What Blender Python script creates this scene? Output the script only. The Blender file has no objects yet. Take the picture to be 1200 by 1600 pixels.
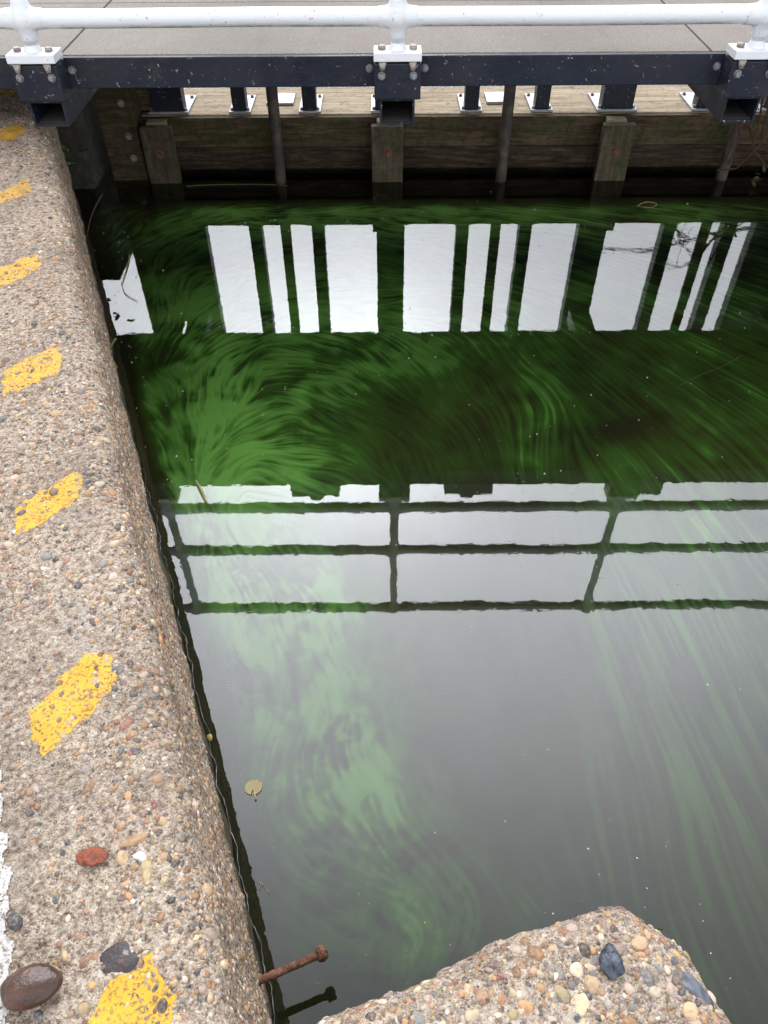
import bpy, bmesh, math, random
import numpy as np
from mathutils import Vector, Matrix
random.seed(7); rng = np.random.default_rng(11)
R = math.radians
S = bpy.context.scene
COL = S.collection

# ------------------------------------------------------------------ camera
H = 1.8; F = 1202.0; PITCH = R(46); ROLL = R(-0.35)
cd = bpy.data.cameras.new('camera'); cam = bpy.data.objects.new('camera', cd); COL.objects.link(cam)
cam.matrix_world = Matrix.Translation((0, 0, H)) @ Matrix.Rotation(R(90) - PITCH, 4, 'X') @ Matrix.Rotation(ROLL, 4, 'Z')
cd.sensor_fit = 'VERTICAL'; cd.sensor_height = 24.0; cd.sensor_width = 24.0; cd.lens = 24.0 * F / 1600
cd.clip_start = 0.02; cd.clip_end = 1000
S.camera = cam

# ------------------------------------------------------------------ world: bright overcast, hidden sun ahead
SUN_EL = R(38.5)
w = bpy.data.worlds.new('World'); S.world = w; w.use_nodes = True
nt = w.node_tree; nt.nodes.clear(); N = nt.nodes.new; L = nt.links.new
out = N('ShaderNodeOutputWorld'); bg = N('ShaderNodeBackground'); bg.inputs['Strength'].default_value = 0.1
sky = N('ShaderNodeTexSky'); sky.sky_type = 'NISHITA'; sky.sun_disc = False; sky.sun_elevation = SUN_EL; sky.sun_rotation = R(-2)
tc = N('ShaderNodeTexCoord')
mul = N('ShaderNodeVectorMath'); mul.operation = 'MULTIPLY'; mul.inputs[1].default_value = (0.5, 1, 1); L(tc.outputs['Generated'], mul.inputs[0])
nrm = N('ShaderNodeVectorMath'); nrm.operation = 'NORMALIZE'; L(mul.outputs[0], nrm.inputs[0])
dot = N('ShaderNodeVectorMath'); dot.operation = 'DOT_PRODUCT'; L(nrm.outputs[0], dot.inputs[0])
LE = R(47); dot.inputs[1].default_value = (-0.03, math.cos(LE), math.sin(LE))
def wm(op, a, b=None):
    n = N('ShaderNodeMath'); n.operation = op
    for i, v in enumerate((a, b)):
        if v is None: continue
        if isinstance(v, (int, float)): n.inputs[i].default_value = v
        else: L(v, n.inputs[i])
    return n.outputs[0]
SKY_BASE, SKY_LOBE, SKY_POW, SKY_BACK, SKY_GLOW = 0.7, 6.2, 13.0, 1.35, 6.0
lobe = wm('POWER', wm('MAXIMUM', dot.outputs['Value'], 0.0), SKY_POW)
cl = N('ShaderNodeTexNoise'); cl.inputs['Scale'].default_value = 2.2; cl.inputs['Detail'].default_value = 5; L(tc.outputs['Generated'], cl.inputs['Vector'])
cn = wm('ADD', wm('MULTIPLY', cl.outputs['Fac'], 0.7), 0.65)
sep = N('ShaderNodeSeparateXYZ'); L(tc.outputs['Generated'], sep.inputs[0])
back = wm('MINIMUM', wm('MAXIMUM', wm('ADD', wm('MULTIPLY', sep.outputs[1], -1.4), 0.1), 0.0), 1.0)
dot2 = N('ShaderNodeVectorMath'); dot2.operation = 'DOT_PRODUCT'; L(tc.outputs['Generated'], dot2.inputs[0]); dot2.inputs[1].default_value = (-0.03, math.cos(SUN_EL), math.sin(SUN_EL))
glow = wm('POWER', wm('MAXIMUM', dot2.outputs['Value'], 0.0), 70.0)
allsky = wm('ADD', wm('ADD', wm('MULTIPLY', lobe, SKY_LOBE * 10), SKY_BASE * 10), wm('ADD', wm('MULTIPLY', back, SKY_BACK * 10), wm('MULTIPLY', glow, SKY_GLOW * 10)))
lum = wm('MULTIPLY', allsky, cn)
cc = N('ShaderNodeVectorMath'); cc.operation = 'SCALE'; cc.inputs[0].default_value = (0.965, 0.99, 1.055); L(lum, cc.inputs['Scale'])
ss = N('ShaderNodeVectorMath'); ss.operation = 'SCALE'; L(sky.outputs[0], ss.inputs[0]); ss.inputs['Scale'].default_value = 0.15
ad = N('ShaderNodeVectorMath'); ad.operation = 'ADD'; L(cc.outputs[0], ad.inputs[0]); L(ss.outputs[0], ad.inputs[1])
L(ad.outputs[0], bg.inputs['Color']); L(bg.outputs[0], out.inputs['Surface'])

# ------------------------------------------------------------------ sun (veiled by cloud)
sd = bpy.data.lights.new('sun', 'SUN'); sd.energy = 0.8; sd.angle = R(10); sd.color = (1, 0.96, 0.9)
so = bpy.data.objects.new('sun', sd); COL.objects.link(so)
so.rotation_euler = Vector((0.03, -math.cos(SUN_EL), -math.sin(SUN_EL))).to_track_quat('-Z', 'Y').to_euler()

S.view_settings.view_transform = 'Standard'; S.view_settings.look = 'None'; S.view_settings.gamma = 1
S.view_settings.exposure = 0.22; S.view_settings.use_curve_mapping = False
S.render.engine = 'CYCLES'
S.cycles.transparent_max_bounces = 24; S.cycles.max_bounces = 8; S.cycles.sample_clamp_indirect = 6

# ------------------------------------------------------------------ geometry of the place
fw = np.array([0, math.cos(PITCH), -math.sin(PITCH)]); _r0 = np.array([1., 0, 0]); _u0 = np.array([0, math.sin(PITCH), math.cos(PITCH)])
rt = math.cos(ROLL) * _r0 + math.sin(ROLL) * _u0; up = -math.sin(ROLL) * _r0 + math.cos(ROLL) * _u0
def at(px, py, z=None, Y=None):
    d = fw * F + rt * (px - 600) - up * (py - 800)
    s = (z - H) / d[2] if z is not None else Y / d[1]
    return np.array([0, 0, H]) + d * s
def project(P):
    q = P - np.array([0, 0, H]); wv = np.maximum(q @ fw, 1e-3)
    return 600 + F * (q @ rt) / wv, 800 - F * (q @ up) / wv
W0 = np.array([-.24, .37]); wd = np.array([-.353, .9356]); wn = np.array([.9356, .353])   # recess wall: foot, along, outward
def xy(n, m): return W0 + n * wn + m * wd
def nm(p): q = np.asarray(p)[..., :2] - W0; return q @ wn, q @ wd

# ------------------------------------------------------------------ helpers
def link(o, parent=None):
    COL.objects.link(o)
    if parent is not None: o.parent = parent
    return o
def props(o, label=None, cat=None, group=None, kind=None):
    for k, v in (('label', label), ('category', cat), ('group', group), ('kind', kind)):
        if v: o[k] = v
    return o
def thing(name, label, cat, group=None, loc=(0, 0, 0)):
    o = bpy.data.objects.new(name, None); link(o); o.location = loc; o.empty_display_size = .1
    return props(o, label, cat, group)
def obj(name, bm, mat, parent=None, smooth=False):
    me = bpy.data.meshes.new(name); bm.to_mesh(me); bm.free(); me.materials.append(mat)
    if smooth: me.polygons.foreach_set('use_smooth', [True] * len(me.polygons))
    return link(bpy.data.objects.new(name, me), parent)
def npmesh(name, V, Fc, mat, parent=None, smooth=True, attrs=None):
    Fc = np.asarray(Fc, dtype=np.int32); k = Fc.shape[1]
    me = bpy.data.meshes.new(name); me.vertices.add(len(V)); me.vertices.foreach_set('co', np.asarray(V, dtype=np.float32).ravel())
    me.loops.add(Fc.size); me.loops.foreach_set('vertex_index', Fc.ravel())
    me.polygons.add(len(Fc)); me.polygons.foreach_set('loop_start', np.arange(0, Fc.size, k, dtype=np.int32))
    me.polygons.foreach_set('use_smooth', np.full(len(Fc), smooth))
    me.update(calc_edges=True); me.materials.append(mat)
    for an, (typ, arr) in (attrs or {}).items():
        a = me.attributes.new(an, typ, 'POINT'); a.data.foreach_set('value' if typ == 'FLOAT' else 'color', np.asarray(arr, dtype=np.float32).ravel())
    return link(bpy.data.objects.new(name, me), parent)
def box(bm, x0, x1, y0, y1, z0, z1, bev=0.0, seg=2):
    t = bmesh.new(); bmesh.ops.create_cube(t, size=1)
    for v in t.verts:
        v.co = Vector((x0 + (v.co.x + .5) * (x1 - x0), y0 + (v.co.y + .5) * (y1 - y0), z0 + (v.co.z + .5) * (z1 - z0)))
    if bev: bmesh.ops.bevel(t, geom=list(t.edges), offset=bev, segments=seg, affect='EDGES', profile=.6)
    merge(bm, t)
def merge(bm, t):
    me = bpy.data.meshes.new('tmp'); t.to_mesh(me); t.free(); bm.from_mesh(me); bpy.data.meshes.remove(me)
def tube(bm, pts, rads, sides=10, caps=True):
    pts = [Vector(p) for p in pts]; n = len(pts)
    if isinstance(rads, (int, float)): rads = [rads] * n
    rings = []; ref = None
    for i, p in enumerate(pts):
        d = (pts[min(i + 1, n - 1)] - pts[max(i - 1, 0)]).normalized()
        if ref is None: ref = Vector((0, 0, 1)) if abs(d.z) < .9 else Vector((1, 0, 0))
        a = (ref - d * ref.dot(d)).normalized(); b = d.cross(a); ref = a
        rings.append([bm.verts.new(p + (a * math.cos(2 * math.pi * k / sides) + b * math.sin(2 * math.pi * k / sides)) * rads[i]) for k in range(sides)])
    for i in range(n - 1):
        for k in range(sides):
            f = bm.faces.new((rings[i][k], rings[i][(k + 1) % sides], rings[i + 1][(k + 1) % sides], rings[i + 1][k])); f.smooth = True
    if caps:
        bm.faces.new(list(reversed(rings[0]))); bm.faces.new(rings[-1])
def hexbolt(bm, c, axis, rad, h):
    c = Vector(c); a = Vector(axis).normalized()
    tube(bm, [c, c + a * h * .25], rad * 1.35, 16); tube(bm, [c + a * h * .25, c + a * h * .9, c + a * h], [rad, rad, rad * .8], 6)

# ------------------------------------------------------------------ materials
class M:
    def __init__(s, name):
        s.m = bpy.data.materials.new(name); s.m.use_nodes = True; s.t = s.m.node_tree; s.t.nodes.clear()
        s.out = s.n('OutputMaterial'); s._c = None
    def n(s, k, **kw):
        x = s.t.nodes.new('ShaderNode' + k)
        for a, v in kw.items(): setattr(x, a, v)
        return x
    def l(s, a, b): s.t.links.new(a, b)
    def put(s, sock, v):
        if v is None: return
        if hasattr(v, 'node'): s.l(v, sock)
        else: sock.default_value = (*v, 1) if isinstance(v, tuple) and len(v) == 3 and sock.type == 'RGBA' else v
    def pos(s):
        if s._c is None: s._c = s.n('NewGeometry').outputs['Position']
        return s._c
    def map(s, sc):
        v = s.n('VectorMath', operation='MULTIPLY'); s.l(s.pos(), v.inputs[0]); v.inputs[1].default_value = sc; return v.outputs[0]
    def noise(s, scale, detail=4, rough=.55, vec=None, dist=0):
        x = s.n('TexNoise'); x.inputs['Scale'].default_value = scale; x.inputs['Detail'].default_value = detail; x.inputs['Roughness'].default_value = rough
        x.inputs['Distortion'].default_value = dist; s.l(vec or s.pos(), x.inputs['Vector']); return x.outputs['Fac']
    def voro(s, scale, out='Distance', feature='F1', vec=None):
        x = s.n('TexVoronoi', feature=feature); x.inputs['Scale'].default_value = scale; s.l(vec or s.pos(), x.inputs['Vector']); return x.outputs[out]
    def ramp(s, v, *stops):
        x = s.n('ValToRGB'); e = x.color_ramp.elements
        while len(e) < len(stops): e.new(.5)
        for q, (p, c) in zip(e, stops):
            q.position = p; q.color = (c, c, c, 1) if isinstance(c, (int, float)) else (*c, 1)
        s.put(x.inputs[0], v); return x.outputs[0]
    def mix(s, fac, a, b, mode='MIX'):
        x = s.n('Mix', data_type='RGBA', blend_type=mode); s.put(x.inputs[0], fac); s.put(x.inputs[6], a); s.put(x.inputs[7], b); return x.outputs[2]
    def math(s, op, a, b=None):
        x = s.n('Math', operation=op); s.put(x.inputs[0], a); s.put(x.inputs[1], b); return x.outputs[0]
    def attr(s, name, o='Color'): return s.n('Attribute', attribute_name=name).outputs[o]
    def bump(s, h, dist, strength=1.0):
        x = s.n('Bump'); x.inputs['Distance'].default_value = dist; x.inputs['Strength'].default_value = strength; s.l(h, x.inputs['Height']); return x.outputs[0]
    def bsdf(s, col, rough=.7, metal=0, bump=None, spec=.5):
        b = s.n('BsdfPrincipled'); s.put(b.inputs['Base Color'], col); s.put(b.inputs['Roughness'], rough); b.inputs['Metallic'].default_value = metal
        b.inputs['Specular IOR Level'].default_value = spec
        if bump is not None: s.l(bump, b.inputs['Normal'])
        s.b = b; return b.outputs[0]
    def done(s, sh): s.l(sh, s.out.inputs['Surface']); return s.m

def mat_cement():
    m = M('cement_matrix')
    big = m.noise(3.5, 6, .65); mid = m.noise(95, 6, .72); fine = m.noise(330, 4, .7); gr = m.n('TexVoronoi'); gr.inputs['Scale'].default_value = 240; m.l(m.pos(), gr.inputs['Vector'])
    base = m.ramp(mid, (.32, (.035, .026, .020)), (.42, (.22, .168, .125)), (.53, (.43, .35, .27)), (.69, (.62, .54, .44)))
    base = m.mix(m.ramp(fine, (.33, .5), (.52, 0.)), base, (.07, .055, .045))
    gs = m.n('SeparateColor'); m.l(gr.outputs['Color'], gs.inputs[0])
    gcol = m.ramp(gs.outputs[0], (0, (.035, .032, .032)), (.25, (.20, .135, .085)), (.6, (.40, .29, .19)), (.9, (.56, .49, .42)))
    isg = m.ramp(gr.outputs['Distance'], (.3, 1.), (.5, 0.))
    c = m.mix(m.math('MULTIPLY', isg, .5), base, gcol)
    c = m.mix(m.ramp(big, (.48, 0.), (.68, .5)), c, (.12, .095, .08)); c = m.mix(m.ramp(m.noise(9, 5, .7), (.55, 0.), (.68, .4)), c, (.50, .44, .38))
    pz = m.n('SeparateXYZ'); m.l(m.pos(), pz.inputs[0]); tide = m.math('ADD', pz.outputs[2], m.math('MULTIPLY', m.noise(13, 5, .7), -.16))
    c = m.mix(m.ramp(tide, (.0, .85), (.07, 0.)), c, (.035, .034, .018))
    h = m.math('ADD', m.math('MULTIPLY', mid, 1.2), m.math('ADD', m.math('MULTIPLY', fine, .3), m.math('MULTIPLY', isg, .3)))
    return m.done(m.bsdf(c, .92, bump=m.bump(h, .006), spec=.2))
def mat_pebble():
    m = M('river_pebble'); c = m.attr('Col'); f = m.noise(260, 4, .65); s = m.noise(70, 5, .7); big = m.noise(3.5, 6, .65)
    c = m.mix(m.ramp(f, (.42, 0.), (.68, .5)), c, (.36, .30, .24)); c = m.mix(m.ramp(s, (.50, 0.), (.70, .5)), c, (.05, .04, .033))
    c = m.mix(m.ramp(big, (.48, 0.), (.68, .35)), c, (.12, .095, .08))
    pz = m.n('SeparateXYZ'); m.l(m.pos(), pz.inputs[0]); tide = m.math('ADD', pz.outputs[2], m.math('MULTIPLY', m.noise(13, 5, .7), -.16))
    c = m.mix(m.ramp(tide, (.0, .85), (.07, 0.)), c, (.035, .034, .018))
    return m.done(m.bsdf(c, m.ramp(s, (.3, .55), (.7, .85)), bump=m.bump(m.math('ADD', f, s), .0016, .8), spec=.3))
def mat_paint(name, col, lo, hi, sc=185):
    m = M(name); f = m.noise(sc, 4, .65); g = m.noise(30, 3, .6)
    c = m.mix(m.ramp(g, (.4, 0.), (.75, .5)), col, tuple(x * .72 for x in col))
    c = m.mix(m.ramp(f, (.50, 0.), (.58, .55)), c, (.12, .09, .05))
    b = m.bsdf(c, .6, bump=m.bump(f, .0015), spec=.3)
    t = m.n('BsdfTransparent'); mx = m.n('MixShader'); a = m.math('ADD', f, m.math('MULTIPLY', m.math('SUBTRACT', g, .5), .35))
    m.l(m.ramp(a, (lo, 1.), (hi, 0.)), mx.inputs[0]); m.l(t.outputs[0], mx.inputs[1]); m.l(b, mx.inputs[2])
    return m.done(mx.outputs[0])
def mat_simple(name, col, rough=.6, metal=0, col2=None, sc=20, bumpd=.001, spec=.5, lo=.45, hi=.65):
    m = M(name); f = m.noise(sc, 5, .65)
    c = m.mix(m.ramp(f, (lo, 0.), (hi, 1.)), col, col2) if col2 else col
    return m.done(m.bsdf(c, rough, metal, m.bump(m.noise(sc * 4, 4), bumpd), spec))
def mat_wood(name, c0, c1, c2, moss=None, mlo=.5, mhi=.65, sc=(2.6, 14, 26), bump=.005):
    m = M(name); v = m.map(sc); g = m.noise(2.2, 8, .62, v, .4); f = m.noise(9, 4, .6, v)
    c = m.ramp(g, (.3, c0), (.5, c1), (.7, c2)); c = m.mix(m.ramp(f, (.58, 0.), (.72, .6)), c, tuple(x * .35 for x in c0))
    if moss: c = m.mix(m.ramp(m.noise(7, 6, .7), (mlo, 0.), (mhi, .8)), c, moss)
    st = m.noise(28, 6, .75); c = m.mix(m.ramp(st, (.5, 0.), (.68, .6)), c, tuple(x * .4 for x in c0)); c = m.mix(m.ramp(m.noise(90, 3, .7), (.62, 0.), (.72, .5)), c, c2)
    return m.done(m.bsdf(c, .85, bump=m.bump(m.math('ADD', g, m.math('ADD', m.math('MULTIPLY', f, .5), m.math('MULTIPLY', st, .4))), bump), spec=.2))
def mat_navy():
    m = M('navy_painted_steel'); big = m.noise(6, 4)
    c = m.mix(m.ramp(big, (.4, 0.), (.7, 1.)), (.007, .010, .020), (.014, .016, .023))
    c = m.mix(m.ramp(m.noise(14, 6, .7), (.56, 0.), (.72, .55)), c, (.035, .032, .024))
    fl = None
    for sc in ((46, 46, 120), (110, 60, 40), (60, 60, 60)):
        q = m.ramp(m.noise(1.0, 1, .4, m.map(sc), 1.2), (.74, 0.), (.79, 1.))
        fl = q if fl is None else m.math('MAXIMUM', fl, q)
    fl = m.math('MULTIPLY', fl, m.ramp(m.noise(3.5, 4, .7), (.38, .15), (.62, 1.)))
    c = m.mix(m.math('MULTIPLY', fl, .75), c, (.40, .41, .42)); c = m.mix(m.ramp(m.noise(22, 6, .8), (.64, 0.), (.74, .5)), c, (.07, .05, .03))
    return m.done(m.bsdf(c, m.ramp(big, (.3, .35), (.7, .6)), bump=m.bump(m.noise(40, 5), .0015), spec=.3))
def mat_white():
    m = M('white_gloss_paint'); sp = m.noise(120, 2, .5); dr = m.noise(18, 6, .7)
    c = m.mix(m.ramp(sp, (.70, 0.), (.75, .8)), (.60, .615, .64), (.10, .10, .08))
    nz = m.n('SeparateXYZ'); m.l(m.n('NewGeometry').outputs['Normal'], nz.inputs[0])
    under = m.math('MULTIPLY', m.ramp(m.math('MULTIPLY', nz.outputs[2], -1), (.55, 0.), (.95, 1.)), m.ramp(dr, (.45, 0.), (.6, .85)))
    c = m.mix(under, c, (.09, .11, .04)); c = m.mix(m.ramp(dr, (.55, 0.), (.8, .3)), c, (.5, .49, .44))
    ch = m.noise(34, 6, .75); c = m.mix(m.ramp(ch, (.66, 0.), (.69, .9)), c, (.16, .10, .06)); c = m.mix(m.ramp(m.noise(1.0, 4, .6, m.map((9, 9, 60))), (.58, 0.), (.75, .35)), c, (.40, .37, .30))
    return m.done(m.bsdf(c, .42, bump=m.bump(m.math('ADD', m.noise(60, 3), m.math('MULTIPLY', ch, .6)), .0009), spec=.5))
def mat_deck():
    m = M('grit_deck'); f = m.noise(260, 4, .7); b = m.noise(5, 5, .6)
    c = m.ramp(f, (.3, (.11, .095, .083)), (.5, (.21, .187, .165)), (.7, (.34, .31, .28)))
    c = m.mix(m.ramp(b, (.4, 0.), (.75, .45)), c, (.17, .145, .12)); c = m.mix(m.ramp(m.noise(1.0, 5, .7, m.map((16, 3, 1))), (.55, 0.), (.75, .35)), c, (.12, .10, .08)); c = m.mix(m.ramp(m.noise(55, 3, .6), (.68, 0.), (.73, .7)), c, (.38, .35, .30))
    return m.done(m.bsdf(c, .9, bump=m.bump(f, .002), spec=.2))
def mat_water(name, ior=1.6, rip=.00013):
    m = M(name); n1 = m.noise(16, 3, .55); n2 = m.noise(75, 2, .5); n3 = m.noise(3.0, 2)
    film = m.noise(1.0, 6, .65, m.map((26, 9, 1)), 1.5)
    h = m.math('ADD', m.math('MULTIPLY', n1, 1.0), m.math('ADD', m.math('MULTIPLY', n2, .13), m.math('MULTIPLY', n3, 2.0)))
    bp = m.bump(h, rip)
    fr = m.n('Fresnel'); fr.inputs['IOR'].default_value = ior; m.l(bp, fr.inputs['Normal'])
    fac = m.math('MULTIPLY', fr.outputs[0], m.ramp(film, (.3, .93), (.7, 1.0)))
    g = m.n('BsdfGlossy'); g.inputs['Roughness'].default_value = 0.0; g.inputs['Color'].default_value = (1, 1, 1, 1); m.l(bp, g.inputs['Normal'])
    t = m.n('BsdfTransparent'); t.inputs['Color'].default_value = (.93, .95, .90, 1)
    mx = m.n('MixShader'); m.l(fac, mx.inputs[0]); m.l(t.outputs[0], mx.inputs[1]); m.l(g.outputs[0], mx.inputs[2])
    return m.done(mx.outputs[0])
def mat_algae():
    m = M('suspended_algae'); d = m.attr('algae_cover', 'Fac')
    brown = m.noise(1.1, 3)
    murk = m.mix(m.ramp(brown, (.4, 0.), (.65, 1.)), (.024, .028, .011), (.044, .040, .013))
    c = m.ramp(d, (0., (0, 0, 0)), (1., (1, 1, 1)))
    g1 = m.mix(m.ramp(d, (.35, 0.), (1., 1.)), (.058, .145, .024), (.18, .39, .085))
    c = m.mix(m.ramp(d, (.02, 0.), (.5, 1.)), murk, g1)
    return m.done(m.bsdf(c, 1.0, spec=0))
MAT = dict(cement=mat_cement(), pebble=mat_pebble(), yellow=mat_paint('yellow_road_paint', (.53, .29, .022), .60, .645), whiteline=mat_paint('white_line_paint', (.40, .385, .36), .57, .66),
    navy=mat_navy(), white=mat_white(), deck=mat_deck(), water=mat_water('still_water'), water2=mat_water('upstream_water', 1.5, .004), algae=mat_algae(),
    galv=mat_simple('galvanised_steel', (.36, .37, .39), .5, .3, (.27, .28, .29), 40), galvd=mat_simple('dull_galvanised', (.20, .21, .22), .55, .2, (.10, .10, .10), 60), bolt=mat_simple('weathered_bolt', (.30, .27, .24), .6, .2, (.17, .13, .10), 60),
    rust=mat_simple('rusty_iron', (.12, .055, .035), .9, 0, (.24, .125, .085), 70, .004, .2), inside=mat_simple('shaded_rusty_steel', (.028, .019, .014), .95, 0, (.012, .011, .010), 20),
    timber=mat_wood('pale_timber', (.17, .125, .08), (.30, .235, .155), (.42, .345, .25), (.13, .10, .055), .6, .75, (1.0, 16, 16)),
    face=mat_wood('mossy_timber', (.032, .021, .012), (.078, .055, .032), (.14, .10, .062), (.040, .055, .014), .44, .66),
    face_low=mat_wood('wet_timber', (.016, .011, .007), (.045, .031, .020), (.10, .07, .045)),
    board=mat_wood('cover_board_timber', (.045, .032, .020), (.085, .064, .044), (.13, .105, .075), (.045, .055, .020), .45, .62, (14, 14, 1.6)),
    pipe=mat_simple('stained_steel_pipe', (.045, .038, .034), .7, .2, (.115, .085, .06), 14), quoin=mat_simple('dark_concrete', (.035, .033, .025), .9, 0, (.07, .065, .05), 18, .004),
    mud=mat_simple('canal_mud', (.02, .018, .009), 1, 0, (.03, .028, .013), 2, .001, .1), earth=mat_simple('bank_earth', (.10, .085, .055), 1, 0, (.06, .075, .03), 3, .01, .1),
    grey=mat_simple('grey_painted_steel', (.08, .085, .09), .5, 0, (.05, .05, .05), 12), bark=mat_simple('bark', (.05, .04, .03), .9, 0, (.03, .025, .02), 20, .01),
    foam=mat_simple('floating_scum', (.62, .62, .58), .8, 0, (.4, .42, .34), 40), men=mat_simple('scum_rim', (.10, .095, .08), .6, 0, (.26, .25, .23), 25),
    straw=mat_simple('dry_straw', (.34, .28, .13), .8, 0, (.20, .17, .08), 60), reed=mat_simple('green_reed', (.16, .20, .06), .7, 0, (.22, .20, .09), 50), deadstem=mat_simple('dead_stem', (.06, .022, .014), .9, 0, (.09, .04, .02), 40),
    leafy=mat_simple('yellow_green_leaf', (.26, .23, .10), .6, 0, (.30, .19, .09), 30), green=mat_simple('fresh_leaf', (.10, .24, .03), .5, 0, (.16, .30, .05), 60),
    bigstone=mat_simple('polished_brown_stone', (.040, .017, .010), .34, 0, (.085, .036, .020), 38, .002, .45), brick=mat_simple('brick_red', (.24, .075, .042), .95, 0, (.10, .045, .035), 90, .003, .2),
    flint=mat_simple('dark_flint', (.030, .024, .023), .5, 0, (.14, .045, .04), 30, .003, .4, .56, .66), bflint=mat_simple('blue_black_flint', (.02, .028, .045), .28, 0, (.07, .08, .10), 55, .003, .6), joint=mat_simple('deck_joint', (.03, .028, .026), .9))

# ------------------------------------------------------------------ setting
def plane(name, x0, x1, y0, y1, z, mat, parent=None):
    bm = bmesh.new(); bm.faces.new([bm.verts.new(p) for p in ((x0, y0, z), (x1, y0, z), (x1, y1, z), (x0, y1, z))])
    return obj(name, bm, mat, parent)
props(plane('canal_bed', -400, 400, -400, 400, -1.2, MAT['mud']), kind='structure')
props(plane('water', -6, 9, -6, 4.47, 0.0, MAT['water']), kind='structure')
props(plane('upstream_water', -6, 12, 4.80, 60, 0.20, MAT['water2']), kind='structure')
bm = bmesh.new()
qs = [xy(-.95, -40), xy(-.95, 60), xy(-60, 60), xy(-60, -40)]
tp = [bm.verts.new((*q, .735)) for q in qs]; bt = [bm.verts.new((*q, -1.19)) for q in qs]
bm.faces.new(list(reversed(tp)))
for i in range(4): bm.faces.new((tp[i], tp[(i + 1) % 4], bt[(i + 1) % 4], bt[i]))
bmesh.ops.recalc_face_normals(bm, faces=bm.faces)
props(obj('ground', bm, MAT['earth']), kind='structure')
bm = bmesh.new(); box(bm, 6.2, 60, 7, 60, -1.19, .45, .3)
props(obj('bank', bm, MAT['earth']), kind='structure')

# ------------------------------------------------------------------ concrete: recess wall and corner block
ZT = .75; ER = .048
ph = rng.uniform(0, 6.28, 24); kx = rng.normal(0, 1, 24); ky = rng.normal(0, 1, 24)
def lump(a, b, amp=.0022):
    s = 0
    for i in range(24):
        k = 14 * (1 + i * .35); s = s + np.sin((kx[i] * a + ky[i] * b) * k + ph[i]) / (1 + .25 * i)
    return s * amp
def wall_surface(p, m):                       # p: arc length from the start of the rounded edge; <0 on the flat top
    p = np.asarray(p, float); A = ER * math.pi / 2
    th = np.clip(p, 0, A) / ER
    n = np.where(p <= 0, -ER + p, -ER + ER * np.sin(th)); z = np.where(p <= 0, ZT, ZT - ER + ER * np.cos(th)) - np.maximum(p - A, 0)
    nn = np.where(p <= 0, 0., np.sin(th)); nz = np.where(p <= 0, 1., np.cos(th))
    l = lump(p, m); n = n + nn * l; z = z + nz * l
    P = np.stack([W0[0] + n * wn[0] + m * wd[0], W0[1] + n * wn[1] + m * wd[1], z], -1)
    Nn = np.stack([nn * wn[0], nn * wn[1], nz], -1)
    return P, Nn
def gridfaces(a, b):
    i = np.arange(a * b).reshape(a, b); return np.stack([i[:-1, :-1], i[1:, :-1], i[1:, 1:], i[:-1, 1:]], -1).reshape(-1, 4)
wall = thing('lock_wall', 'long pebbly concrete lock wall with faded yellow hazard stripes along its rounded edge', 'wall', loc=(*W0, 0))
def settle(o, par):                            # parent while keeping world coordinates (parts already sit at their world place)
    o.parent = par; o.matrix_parent_inverse = Matrix.Translation(-Vector(par.location)) if par.parent is None else Matrix.Identity(4); return o
pv = np.concatenate([np.linspace(-.89, -.02, 88), np.linspace(-.01, ER * 1.571, 16), ER * 1.571 + np.linspace(.012, 1.1, 60)]); mv = np.arange(-1.3, 4.75, .011)
PP, MM = np.meshgrid(pv, mv, indexing='ij'); V, _ = wall_surface(PP, MM)
settle(npmesh('concrete_coping', V.reshape(-1, 3), gridfaces(len(pv), len(mv))[:, ::-1], MAT['cement']), wall)

block = thing('concrete_block', 'rounded corner of pebbly concrete jutting over the water with a blue black flint in it', 'wall', loc=(*xy(.3, -.5), 0))
BZ, BR, BN, BM, BE = .735, .10, .548, -.212, .055
def block_surface(n, m):
    cn, cm = np.minimum(n, BN - BR), np.minimum(m, BM - BR)
    qx, qy = n - cn, m - cm; q = np.hypot(qx, qy); d = BR - q
    inside = np.clip(d, 0, BE); z = BZ - BE + np.sqrt(np.maximum(BE ** 2 - (BE - inside) ** 2, 0))
    s = np.where(d < 0, BR / np.maximum(q, 1e-6), 1.); n2, m2 = cn + qx * s, cm + qy * s
    z = np.where(d < 0, BZ - BE + d * 5, z)
    t = np.clip((BE - d) / BE, 0, 1); ux, uy = qx / np.maximum(q, 1e-6), qy / np.maximum(q, 1e-6)
    nx, ny, nz = ux * t, uy * t, np.sqrt(np.maximum(1 - t * t, 0))
    l = lump(n + 9, m + 3 + z, .0028); n2 = n2 + nx * l; m2 = m2 + ny * l; z = z + nz * l
    P = np.stack([W0[0] + n2 * wn[0] + m2 * wd[0], W0[1] + n2 * wn[1] + m2 * wd[1], z], -1)
    Nn = np.stack([nx * wn[0] + ny * wd[0], nx * wn[1] + ny * wd[1], nz], -1)
    return P, Nn
nv = np.arange(.004, BN + .16, .005); mv2 = np.arange(-1.3, BM + .16, .005)
NN, M2 = np.meshgrid(nv, mv2, indexing='ij'); V, _ = block_surface(NN, M2)
settle(npmesh('concrete_body', V.reshape(-1, 3), gridfaces(len(nv), len(mv2)), MAT['cement']), block)

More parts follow.
